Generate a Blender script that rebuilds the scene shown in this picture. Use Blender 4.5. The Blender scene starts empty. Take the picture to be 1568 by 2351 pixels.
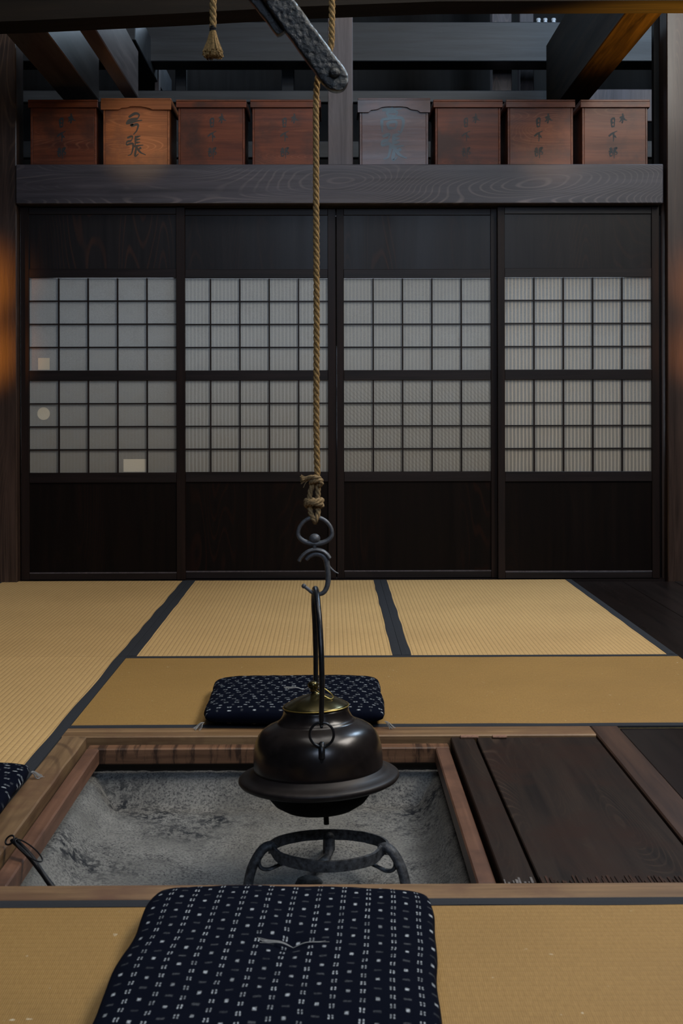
import bpy, bmesh, math, random
from mathutils import Vector, Matrix, noise
random.seed(7)
C = bpy.context.scene.collection
SC = bpy.context.scene
PI = math.pi
R = math.radians

# ------------------------------------------------------------------ camera
cam = bpy.data.objects.new('camera', bpy.data.cameras.new('camera'))
C.objects.link(cam)
cam.matrix_world = (Matrix.Translation((0, 0, .81)) @ Matrix.Rotation(R(-.5), 4, 'Z')
                    @ Matrix.Rotation(R(90), 4, 'X') @ Matrix.Rotation(R(-.13), 4, 'Z'))
cd = cam.data
cd.sensor_fit = 'VERTICAL'; cd.sensor_height = 36; cd.sensor_width = 24
cd.lens = 2950 * 36 / 2351
cd.shift_y = -(1175.5 - 935) / 2351
cd.clip_start = .05; cd.clip_end = 60
cd.dof.use_dof = True; cd.dof.focus_distance = 4.6; cd.dof.aperture_fstop = 15
SC.camera = cam

# ------------------------------------------------------------------ world, exposure
w = bpy.data.worlds.new('world'); SC.world = w; w.use_nodes = True
w.node_tree.nodes['Background'].inputs[0].default_value = (.55, .7, 1, 1)
w.node_tree.nodes['Background'].inputs[1].default_value = .03
SC.view_settings.view_transform = 'Standard'; SC.view_settings.look = 'None'
SC.view_settings.exposure = 0; SC.view_settings.gamma = 1
SC.view_settings.use_curve_mapping = False

# ------------------------------------------------------------------ lights
def area(name, loc, target, sx, sy, power, col, spread=180):
    l = bpy.data.lights.new(name, 'AREA'); l.shape = 'RECTANGLE'
    l.size = sx; l.size_y = sy; l.energy = power; l.color = col; l.spread = R(spread)
    o = bpy.data.objects.new(name, l); C.objects.link(o); o.location = loc
    o.rotation_euler = (Vector(target) - Vector(loc)).to_track_quat('-Z', 'Y').to_euler()
    return o
def lamp(name, loc, power, col, rad=.05):
    l = bpy.data.lights.new(name, 'POINT'); l.energy = power; l.color = col; l.shadow_soft_size = rad
    o = bpy.data.objects.new(name, l); C.objects.link(o); o.location = loc
    return o
# high openings of the kitchen hall behind the camera, a window on the right, daylight behind the shoji
area('daylight_behind', (.6, -1.6, 2.75), (.3, 6, 1.2), 2.0, .9, 58, (.66, .78, 1))
area('daylight_vent', (.68, -1.6, 3.86), (.3, 6, 2.1), .42, .18, 26, (.45, .72, 1))
area('daylight_back', (-.85, 8.65, 3.72), (-1.1, 5.6, 2.45), .6, .45, 32, (.62, .80, 1))
area('daylight_right', (2.4, 2.6, 3.2), (-.2, 3.6, 0), 1.9, 1.5, 165, (1, .955, .87))
area('daylight_loft', (.2, 3.0, 4.2), (.1, 3.3, 0), 2.4, 2.0, 66, (1, .96, .90))
area('daylight_gable', (2.45, 5.6, 3.9), (-1.0, 5.7, 2.3), 1.3, .9, 120, (.58, .78, 1))
area('daylight_shoji', (.05, 6.56, 1.18), (.05, 6, 1.18), 2.9, 1.1, 58, (.74, .86, 1))
def spot(name, loc, target, power, deg, col, blend=.9, rad=.04):
    l = bpy.data.lights.new(name, 'SPOT'); l.energy = power; l.color = col; l.spot_size = R(deg)
    l.spot_blend = blend; l.shadow_soft_size = rad
    o = bpy.data.objects.new(name, l); C.objects.link(o); o.location = loc
    o.rotation_euler = (Vector(target) - Vector(loc)).to_track_quat('-Z', 'Y').to_euler()
spot('uplight_right', (1.60, 4.75, 1.55), (1.22, 5.15, 2.35), 210, 60, (1, .50, .06), .6)
for z in (1.42, 1.08):
    spot('lamp_left', (-2.0, 5.0, z), (-1.66, 5.985, z), 42, 28, (1, .30, .03), 1)
    spot('lamp_right', (2.1, 5.0, z), (1.76, 5.985, z), 15, 26, (1, .30, .06), 1)
spot('box_spot_left', (-.80, 3.7, 2.20), (-.90, 5.98, 2.04), 60, 10.5, (1, .62, .30))  # unseen spots added to put a warm glow on two boxes
spot('box_spot_right', (1.1, 3.7, 2.20), (1.05, 5.98, 2.02), 34, 11, (1, .60, .32))

# ------------------------------------------------------------------ materials
def mat(name):
    m = bpy.data.materials.new(name); m.use_nodes = True
    nt = m.node_tree; b = nt.nodes['Principled BSDF']
    return m, nt, b
def N(nt, t, **k):
    n = nt.nodes.new(t)
    for a, v in k.items(): setattr(n, a, v)
    return n
def mth(nt, op, a, b=None, c=None):
    n = nt.nodes.new('ShaderNodeMath'); n.operation = op
    for i, v in enumerate((a, b, c)):
        if v is None: continue
        if isinstance(v, (int, float)): n.inputs[i].default_value = v
        else: nt.links.new(v, n.inputs[i])
    return n.outputs[0]
def mix(nt, f, a, b, blend='MIX'):
    n = nt.nodes.new('ShaderNodeMix'); n.data_type = 'RGBA'; n.blend_type = blend
    for i, v in ((0, f), (6, a), (7, b)):
        if isinstance(v, (int, float)): n.inputs[i].default_value = v
        elif isinstance(v, tuple): n.inputs[i].default_value = (*v[:3], 1)
        else: nt.links.new(v, n.inputs[i])
    return n.outputs[2]
def ramp(nt, f, lo, hi):
    n = nt.nodes.new('ShaderNodeMapRange'); n.clamp = True
    nt.links.new(f, n.inputs[0]); n.inputs[1].default_value = lo; n.inputs[2].default_value = hi
    return n.outputs[0]
def coords(nt, scale, rnd=True, uv=False):
    tc = N(nt, 'ShaderNodeTexCoord')
    src = tc.outputs['UV' if uv else 'Object']
    if rnd:
        oi = N(nt, 'ShaderNodeObjectInfo'); cx = N(nt, 'ShaderNodeCombineXYZ')
        for i, k in enumerate((3.1, 7.7, 5.3)):
            nt.links.new(mth(nt, 'MULTIPLY', oi.outputs['Random'], k), cx.inputs[i])
        ad = N(nt, 'ShaderNodeVectorMath', operation='ADD')
        nt.links.new(src, ad.inputs[0]); nt.links.new(cx.outputs[0], ad.inputs[1]); src = ad.outputs[0]
    mp = N(nt, 'ShaderNodeVectorMath', operation='MULTIPLY')
    nt.links.new(src, mp.inputs[0]); mp.inputs[1].default_value = scale
    return mp.outputs[0]
def tex_noise(nt, vec, scale=1, detail=5, rough=.6, dist=0):
    n = N(nt, 'ShaderNodeTexNoise'); n.inputs['Scale'].default_value = scale
    n.inputs['Detail'].default_value = detail; n.inputs['Roughness'].default_value = rough
    n.inputs['Distortion'].default_value = dist
    nt.links.new(vec, n.inputs['Vector']); return n.outputs[0]
def bump(nt, b, h, strength, dist):
    n = N(nt, 'ShaderNodeBump'); n.inputs['Strength'].default_value = strength
    n.inputs['Distance'].default_value = dist
    nt.links.new(h, n.inputs['Height']); nt.links.new(n.outputs[0], b.inputs['Normal'])

def wood(name, c1, c2, axis='X', rough=.5, rings=0, ringcol=None, ringaxis='Y', spec=.5, stain=None, k=1, bstr=.35, fig=1.0, streak=None):
    """streaky grain along axis; rings>0 adds pale cathedral figure."""
    m, nt, b = mat(name)
    s = {'X': (1.2, 22, 22), 'Y': (22, 1.2, 22), 'Z': (22, 22, 1.2)}[axis]
    v = coords(nt, tuple(q * k for q in s))
    g = tex_noise(nt, v, 1.5, 8, .68, .4)
    v2 = coords(nt, tuple(q * .12 * k for q in s))
    g2 = tex_noise(nt, v2, 1.3, 4, .6, .6)
    col = mix(nt, ramp(nt, g, .35, .68), c1, c2)
    if rings:
        sc = {'X': (.8, 5, 5), 'Y': (5, .8, 5), 'Z': (5, 5, .8)}[axis]
        v3 = coords(nt, tuple(q * fig for q in sc))
        nf = tex_noise(nt, v3, 1, 1.3, .35)
        ln = mth(nt, 'SINE', mth(nt, 'MULTIPLY', nf, rings * 14))
        f = mth(nt, 'MULTIPLY', ramp(nt, ln, .55, 1), ramp(nt, g2, .46, .66))
        col = mix(nt, mth(nt, 'MULTIPLY', f, .7), col, ringcol)
    if stain:
        v4 = coords(nt, (3, 3, 3)); g4 = tex_noise(nt, v4, 1.6, 5, .65)
        col = mix(nt, ramp(nt, g4, .47, .68), col, stain)
    if streak:
        g5 = tex_noise(nt, coords(nt, (26, 1, 5)), 1.4, 5, .68)
        col = mix(nt, mth(nt, 'MULTIPLY', ramp(nt, g5, .50, .60), .85), col, streak)
    nt.links.new(col, b.inputs['Base Color'])
    rr = mth(nt, 'MULTIPLY_ADD', g2, .35, rough - .17)
    nt.links.new(rr, b.inputs['Roughness'])
    b.inputs['Specular IOR Level'].default_value = spec
    bump(nt, b, g, bstr, .0015)
    return m

M = {}
M['lintel'] = wood('smoked_cedar_lintel', (.020, .0165, .020), (.052, .044, .053), 'X', .40, 34, (.15, .12, .115), spec=.42, fig=.9)
M['post'] = wood('smoked_cedar_post', (.034, .027, .031), (.080, .067, .074), 'Z', .5, 20, (.11, .08, .075), spec=.4)
M['column'] = wood('polished_column', (.016, .008, .005), (.050, .028, .020), 'Z', .36, 20, (.10, .058, .036), spec=.4)
M['beam_y'] = wood('smoked_beam_depth', (.020, .017, .018), (.070, .060, .060), 'Y', .34, 26, (.18, .15, .14), spec=.6)
M['beam_r'] = wood('dark_brown_beam', (.005, .003, .0016), (.020, .012, .0055), 'Y', .7, spec=.03)
M['beam_x'] = wood('smoked_beam_cross', (.008, .009, .011), (.022, .025, .030), 'X', .5, spec=.4)
M['beam_d'] = wood('sooty_beam', (.004, .003, .002), (.012, .008, .005), 'X', .6, spec=.12)
M['frame'] = wood('door_frame_wood', (.0050, .0026, .0020), (.014, .0068, .0050), 'Z', .42, spec=.16, bstr=.15)
M['rail'] = wood('door_rail_wood', (.0055, .0036, .0034), (.014, .0090, .0088), 'X', .40, spec=.20, bstr=.15)
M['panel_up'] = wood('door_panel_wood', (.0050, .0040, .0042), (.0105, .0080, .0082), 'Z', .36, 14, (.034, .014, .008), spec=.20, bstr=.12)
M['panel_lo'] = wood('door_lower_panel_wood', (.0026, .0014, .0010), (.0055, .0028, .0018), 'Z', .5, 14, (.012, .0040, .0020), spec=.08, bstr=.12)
M['box'] = wood('lacquered_cedar_box', (.060, .013, .0045), (.14, .036, .012), 'X', .42, 26, (.22, .085, .040), spec=.25, stain=(.040, .014, .008), fig=1.6)
M['box_pale'] = wood('pale_cedar_box', (.13, .038, .010), (.24, .080, .024), 'X', .38, 22, (.34, .14, .055), spec=.3, stain=(.09, .030, .014), fig=1.6)
M['box_grey'] = wood('greyed_cedar_box', (.045, .018, .012), (.085, .038, .027), 'X', .28, 16, (.12, .065, .05), spec=.5, stain=(.042, .022, .018), fig=1.6)
M['hearth'] = wood('hearth_frame_wood', (.10, .054, .024), (.26, .155, .075), 'X', .48, 6, (.07, .035, .018), spec=.35, stain=(.12, .060, .032))
M['hearth_y'] = wood('hearth_side_wood', (.09, .050, .024), (.23, .140, .068), 'Y', .48, 6, (.06, .032, .018), spec=.35, stain=(.11, .055, .030))
M['ledge'] = wood('hearth_ledge_wood', (.08, .036, .018), (.21, .105, .055), 'X', .45, spec=.35, streak=(.022, .010, .006))
M['ledge_y'] = wood('hearth_ledge_side_wood', (.080, .036, .020), (.165, .080, .048), 'Y', .45, spec=.35, stain=(.06, .028, .018))
M['board'] = wood('hearth_board_wood', (.0095, .0062, .0050), (.026, .0165, .0120), 'Y', .62, 30, (.070, .045, .030), spec=.10, stain=(.022, .0105, .007))
M['board_red'] = wood('hearth_beam_wood', (.024, .011, .007), (.065, .032, .019), 'Y', .45, spec=.35)
M['plank'] = wood('dark_floor_wood', (.0040, .0024, .0020), (.011, .006, .005), 'Y', .32, spec=.35)
M['worn'] = wood('worn_board_end', (.010, .005, .004), (.055, .026, .017), 'Y', .8, k=3, spec=.15)
M['wall'] = wood('dark_wall_wood', (.003, .0028, .003), (.008, .0076, .008), 'Z', .6, spec=.15)

def plain(name, col, rough=.5, metal=0, spec=.5, nz=None):
    m, nt, b = mat(name)
    b.inputs['Roughness'].default_value = rough; b.inputs['Metallic'].default_value = metal
    b.inputs['Specular IOR Level'].default_value = spec
    v = coords(nt, (1, 1, 1)); sc, amp, dist = nz or (60, .3, .0003)
    g = tex_noise(nt, v, sc, 5, .6)
    d = tuple(q * (1 - amp) for q in col); e = tuple(min(1, q * (1 + amp)) for q in col)
    nt.links.new(mix(nt, ramp(nt, g, .3, .7), d, e), b.inputs['Base Color'])
    if dist: bump(nt, b, g, .6, dist)
    return m
M['splinter'] = plain('greyed_splinters', (.10, .085, .08), .8, nz=(200, .6, .001))
M['ink'] = plain('faded_ink', (.006, .008, .009), .6)
M['heri'] = plain('navy_cloth_border', (.0075, .009, .0135), .9, nz=(500, .5, .0005))
M['pale_wood'] = plain('pale_wood_peg', (.20, .10, .06), .7, nz=(120, .4, .0006))
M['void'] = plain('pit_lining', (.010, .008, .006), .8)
M['iron'] = plain('kettle_bronze', (.013, .010, .0095), .26, .25, .5, nz=(45, .35, .00025))
M['brim'] = plain('matt_bronze_brim', (.015, .0115, .011), .48, .2, .3, nz=(45, .35, .0003))
M['iron_under'] = plain('sooty_iron', (.003, .003, .003), .85, 0, .1)
M['brass'] = plain('aged_brass_lid', (.075, .062, .026), .22, .85, .5, nz=(35, .55, .0002))
M['brasswire'] = plain('brass_wire', (.50, .36, .10), .35, .9)
M['hookiron'] = plain('grey_forged_iron', (.085, .086, .092), .5, .3, .5, nz=(160, .35, .0006))
M['handle'] = plain('black_forged_iron', (.012, .013, .016), .32, .5, .5, nz=(120, .4, .0004))
M['trivet'] = plain('ash_dusted_iron', (.045, .047, .052), .6, .3, .4, nz=(110, .8, .0015))
M['tongs'] = plain('black_tong_iron', (.008, .008, .010), .45, .5)
M['rope'] = plain('hemp_rope', (.24, .145, .055), .85, 0, .2, nz=(260, .5, .0012))
M['knot'] = plain('dusty_rope', (.21, .140, .068), .85, 0, .2, nz=(260, .5, .0012))
M['thread'] = plain('white_thread', (.24, .24, .235), .9)
M['coal'] = plain('charcoal', (.03, .029, .028), .8, nz=(60, .7, .004))
M['coalash'] = plain('ashen_charcoal', (.24, .23, .22), .9, nz=(60, .6, .004))
M['white'] = plain('white_porcelain', (.5, .52, .55), .25)
M['patch'] = plain('paper_patch', (.50, .45, .36), .9, nz=(300, .05, 0))

def hammered():
    m, nt, b = mat('hammered_black_iron')
    v = coords(nt, (1, 1, 1))
    vo = N(nt, 'ShaderNodeTexVoronoi'); vo.inputs['Scale'].default_value = 95; vo.feature = 'SMOOTH_F1'
    nt.links.new(v, vo.inputs['Vector'])
    g = tex_noise(nt, v, 70, 6, .7)
    h = mth(nt, 'ADD', vo.outputs[0], mth(nt, 'MULTIPLY', g, 1.2))
    nt.links.new(mix(nt, ramp(nt, g, .4, .7), (.0022, .003, .004), (.009, .012, .015)), b.inputs['Base Color'])
    b.inputs['Roughness'].default_value = .18; b.inputs['Metallic'].default_value = .0
    b.inputs['Specular IOR Level'].default_value = .5
    bump(nt, b, h, .9, .0040)
    return m
M['hammered'] = hammered()

def tatami(name, axis, c1, c2, gs=.55):
    """rush weave: 15 mm ridges running along axis, fine rushes across them."""
    m, nt, b = mat(name)
    tc = N(nt, 'ShaderNodeTexCoord'); sp = N(nt, 'ShaderNodeSeparateXYZ'); nt.links.new(tc.outputs['Object'], sp.inputs[0])
    u, v = (sp.outputs[0], sp.outputs[1]) if axis == 'Y' else (sp.outputs[1], sp.outputs[0])
    ph = mth(nt, 'FRACT', mth(nt, 'DIVIDE', u, .0152))
    rid = mth(nt, 'SINE', mth(nt, 'MULTIPLY', ph, PI))
    rush = mth(nt, 'SINE', mth(nt, 'MULTIPLY', v, 2 * PI / .0030))
    nv = coords(nt, (1.2, 340, 1) if axis == 'X' else (340, 1.2, 1), False)
    nv2 = coords(nt, (260, 60, 1) if axis == 'X' else (60, 260, 1), False)
    fine = tex_noise(nt, nv2, 1, 3, .6)
    big = tex_noise(nt, coords(nt, (1.6, 1.6, 1.6)), 1.2, 5, .6)
    col = mix(nt, ramp(nt, fine, .25, .75), c1, c2)
    col = mix(nt, mth(nt, 'MULTIPLY', ramp(nt, big, .40, .75), .30), col, tuple(q * .62 for q in c1))
    gro = ramp(nt, rid, .42, .0)
    col = mix(nt, mth(nt, 'MULTIPLY', gro, gs), col, tuple(q * .45 for q in c1))
    sp2 = tex_noise(nt, coords(nt, (1, 1, 1)), 55, 2, .5)
    col = mix(nt, mth(nt, 'MULTIPLY', ramp(nt, sp2, .74, .8), .5), col, (.7, .62, .45))
    nt.links.new(col, b.inputs['Base Color'])
    b.inputs['Roughness'].default_value = .62; b.inputs['Specular IOR Level'].default_value = .3
    h = mth(nt, 'ADD', mth(nt, 'MULTIPLY', mth(nt, 'POWER', rid, .5), gs * 1.8), mth(nt, 'MULTIPLY_ADD', rush, .10, mth(nt, 'MULTIPLY', fine, .25)))
    bump(nt, b, h, .8, .0014)
    return m
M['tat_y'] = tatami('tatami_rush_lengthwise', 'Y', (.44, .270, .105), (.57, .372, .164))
M['tat_x'] = tatami('tatami_rush_crosswise', 'X', (.235, .130, .035), (.315, .183, .055), .14)  # same rush; its darker crosswise sheen is put into a browner colour
M['tat_edge'] = plain('tatami_straw_core', (.25, .18, .08), .9)

def ash_mat():
    m, nt, b = mat('hearth_ash')
    v = coords(nt, (1, 1, 1), False)
    g = tex_noise(nt, v, 6, 8, .62); fine = tex_noise(nt, v, 190, 4, .7); mid = tex_noise(nt, v, 55, 5, .72)
    cl = tex_noise(nt, coords(nt, (1, 1.5, 1), False), 5.5, 4, .6, .3)
    col = mix(nt, ramp(nt, g, .35, .65), (.135, .131, .122), (.225, .219, .205))
    col = mix(nt, mth(nt, 'MULTIPLY', ramp(nt, fine, .44, .58), .65), col, (.085, .085, .085))
    # drifts of charcoal grit, at their places in the bed
    sg = N(nt, 'ShaderNodeNewGeometry'); msk = None
    for X, Y, r_ in [(-0.512, 3.088, 0.05), (-0.421, 3.03, 0.06), (-0.327, 2.925, 0.06), (-0.255, 3.008, 0.06), (0.21, 3.02, 0.06), (0.188, 2.917, 0.045), (-0.544, 2.678, 0.07), (-0.469, 2.664, 0.06)]:
        dn = N(nt, 'ShaderNodeVectorMath', operation='DISTANCE'); sc_ = N(nt, 'ShaderNodeVectorMath', operation='MULTIPLY')
        sc_.inputs[1].default_value = (.7, 1, 0); nt.links.new(sg.outputs['Position'], sc_.inputs[0])
        nt.links.new(sc_.outputs[0], dn.inputs[0]); dn.inputs[1].default_value = (X * .7, Y, 0)
        q = ramp(nt, dn.outputs['Value'], r_ * 1.5, r_ * .3)
        msk = q if msk is None else mth(nt, 'MAXIMUM', msk, q)
    f = mth(nt, 'MULTIPLY', ramp(nt, mid, .46, .56), mth(nt, 'MAXIMUM', mth(nt, 'MULTIPLY', ramp(nt, cl, .55, .64), .5), mth(nt, 'MULTIPLY', msk, ramp(nt, cl, .36, .52))))
    col = mix(nt, f, col, (.020, .022, .026))
    f2 = mth(nt, 'MULTIPLY', ramp(nt, fine, .55, .62), ramp(nt, cl, .40, .58))
    col = mix(nt, mth(nt, 'MULTIPLY', f2, .8), col, (.03, .03, .035))
    nt.links.new(col, b.inputs['Base Color']); b.inputs['Roughness'].default_value = .95
    b.inputs['Specular IOR Level'].default_value = .1
    bump(nt, b, mth(nt, 'ADD', mid, mth(nt, 'MULTIPLY', fine, .4)), .8, .006)
    return m
M['ash'] = ash_mat()

def paper(name, stripe, pitch, stripecol, diag=False, base=(.33, .335, .335)):
    """old shoji paper, slightly translucent; its stripes paint in the shadow of the lattice behind."""
    m, nt, b = mat(name)
    v = coords(nt, (1, 1, 1))
    tc = N(nt, 'ShaderNodeTexCoord'); sp = N(nt, 'ShaderNodeSeparateXYZ'); nt.links.new(tc.outputs['Object'], sp.inputs[0])
    g = tex_noise(nt, v, 330, 4, .7); bg = tex_noise(nt, v, 14, 4, .6)
    col = mix(nt, ramp(nt, g, .3, .7), tuple(q * .80 for q in base), tuple(q * 1.15 for q in base))
    # warm dim light towards the foot of the door, painted into the colour
    geo = N(nt, 'ShaderNodeNewGeometry'); sg = N(nt, 'ShaderNodeSeparateXYZ'); nt.links.new(geo.outputs['Position'], sg.inputs[0])
    foot_dim = ramp(nt, mth(nt, 'ADD', sg.outputs[2], mth(nt, 'MULTIPLY', bg, .25)), 1.25, .62)
    col = mix(nt, mth(nt, 'MULTIPLY', foot_dim, .75), col, (.235, .205, .165))
    col = mix(nt, mth(nt, 'MULTIPLY', ramp(nt, bg, .55, .75), .25), col, tuple(q * .7 for q in base))
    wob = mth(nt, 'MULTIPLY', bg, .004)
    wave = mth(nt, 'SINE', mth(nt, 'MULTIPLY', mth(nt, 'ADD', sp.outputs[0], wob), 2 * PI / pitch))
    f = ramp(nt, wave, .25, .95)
    col = mix(nt, mth(nt, 'MULTIPLY', f, stripe), col, stripecol)  # lattice light and shade from behind, painted as stripes
    if diag:
        dw = mth(nt, 'SINE', mth(nt, 'MULTIPLY', mth(nt, 'ADD', mth(nt, 'ADD', sp.outputs[0], sp.outputs[2]), mth(nt, 'MULTIPLY', bg, .03)), 2 * PI / .021))
        mask = ramp(nt, sg.outputs[2], 1.0, .85)
        col = mix(nt, mth(nt, 'MULTIPLY', mth(nt, 'MULTIPLY', ramp(nt, dw, .2, 1), mask), .28), col, (.13, .125, .11))
    nt.links.new(col, b.inputs['Base Color']); b.inputs['Roughness'].default_value = .9
    b.inputs['Specular IOR Level'].default_value = .1
    tr = N(nt, 'ShaderNodeBsdfTranslucent'); nt.links.new(col, tr.inputs[0])
    ms = N(nt, 'ShaderNodeMixShader'); ms.inputs[0].default_value = .35
    nt.links.new(b.outputs[0], ms.inputs[1]); nt.links.new(tr.outputs[0], ms.inputs[2])
    nt.links.new(ms.outputs[0], nt.nodes['Material Output'].inputs[0])
    bump(nt, b, g, .3, .0004)
    return m
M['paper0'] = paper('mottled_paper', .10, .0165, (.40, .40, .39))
M['paper1'] = paper('lattice_shadow_paper', .42, .0175, (.50, .49, .46))
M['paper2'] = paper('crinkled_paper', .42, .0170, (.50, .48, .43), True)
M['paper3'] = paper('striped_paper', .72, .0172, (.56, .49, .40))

def kasuri():
    """indigo cotton with woven white flecks, laid out in the cloth's UV (metres)."""
    m, nt, b = mat('indigo_fleck_cotton')
    tc = N(nt, 'ShaderNodeTexCoord')
    v = N(nt, 'ShaderNodeVectorMath', operation='ADD'); nt.links.new(tc.outputs['UV'], v.inputs[0])
    nz = N(nt, 'ShaderNodeTexNoise'); nz.inputs['Scale'].default_value = 130; nt.links.new(tc.outputs['UV'], nz.inputs['Vector'])
    nm = N(nt, 'ShaderNodeVectorMath', operation='MULTIPLY_ADD'); nt.links.new(nz.outputs['Color'], nm.inputs[0])
    nm.inputs[1].default_value = (.0024, .0050, 0); nm.inputs[2].default_value = (-.0012, -.0025, 0)
    nt.links.new(nm.outputs[0], v.inputs[1])
    sp = N(nt, 'ShaderNodeSeparateXYZ'); nt.links.new(v.outputs[0], sp.inputs[0]); x, y = sp.outputs[0], sp.outputs[1]
    P = .0385                                   # repeat across: one dash column, one dot column
    fx = mth(nt, 'FRACT', mth(nt, 'DIVIDE', x, P))
    col_i = mth(nt, 'FLOOR', mth(nt, 'DIVIDE', x, P))
    def box(cx, hw, cy, hh, py, soft=.0016):
        dx = mth(nt, 'MULTIPLY', mth(nt, 'ABSOLUTE', mth(nt, 'SUBTRACT', fx, cx)), P)
        yy = mth(nt, 'MULTIPLY', mth(nt, 'ABSOLUTE', mth(nt, 'SUBTRACT', mth(nt, 'FRACT', mth(nt, 'DIVIDE', mth(nt, 'ADD', mth(nt, 'ADD', y, cy), mth(nt, 'MULTIPLY', col_i, py * .37)), py)), .5)), py)
        a = ramp(nt, dx, hw + soft / 2, hw - soft / 2); c = ramp(nt, yy, hh + soft, hh - soft)
        return mth(nt, 'MULTIPLY', a, c)
    marks = box(.19, .0010, 0, .0050, .0245, .0010)
    marks = mth(nt, 'MAXIMUM', marks, box(.31, .0010, 0, .0050, .0245, .0010))
    gap = box(.25, .01, 0, .0009, .0245, .0010)
    marks = mth(nt, 'MULTIPLY', marks, mth(nt, 'SUBTRACT', 1, mth(nt, 'MULTIPLY', gap, .85)))
    dots = mth(nt, 'MULTIPLY', box(.75, .0024, .006, .0034, .0580), 1.0)
    faint = mth(nt, 'MULTIPLY', box(.75, .0050, .035, .0020, .0580), .16)
    allm = mth(nt, 'MAXIMUM', mth(nt, 'MAXIMUM', marks, dots), faint)
    wv = N(nt, 'ShaderNodeTexNoise'); wv.inputs['Scale'].default_value = 420; nt.links.new(tc.outputs['UV'], wv.inputs['Vector'])
    big = N(nt, 'ShaderNodeTexNoise'); big.inputs['Scale'].default_value = 30; nt.links.new(tc.outputs['UV'], big.inputs['Vector'])
    allm = mth(nt, 'MULTIPLY', allm, ramp(nt, wv.outputs[0], .25, .55))
    allm = mth(nt, 'MULTIPLY', allm, mth(nt, 'MULTIPLY_ADD', ramp(nt, big.outputs[0], .35, .6), .6, .4))
    base = mix(nt, wv.outputs[0], (.0011, .0017, .0048), (.0026, .0040, .0105))
    col = mix(nt, allm, base, (.40, .43, .46))
    nt.links.new(col, b.inputs['Base Color']); b.inputs['Roughness'].default_value = .9
    b.inputs['Specular IOR Level'].default_value = .04
    bump(nt, b, wv.outputs[0], .4, .0008)
    return m
M['kasuri'] = kasuri()

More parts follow.
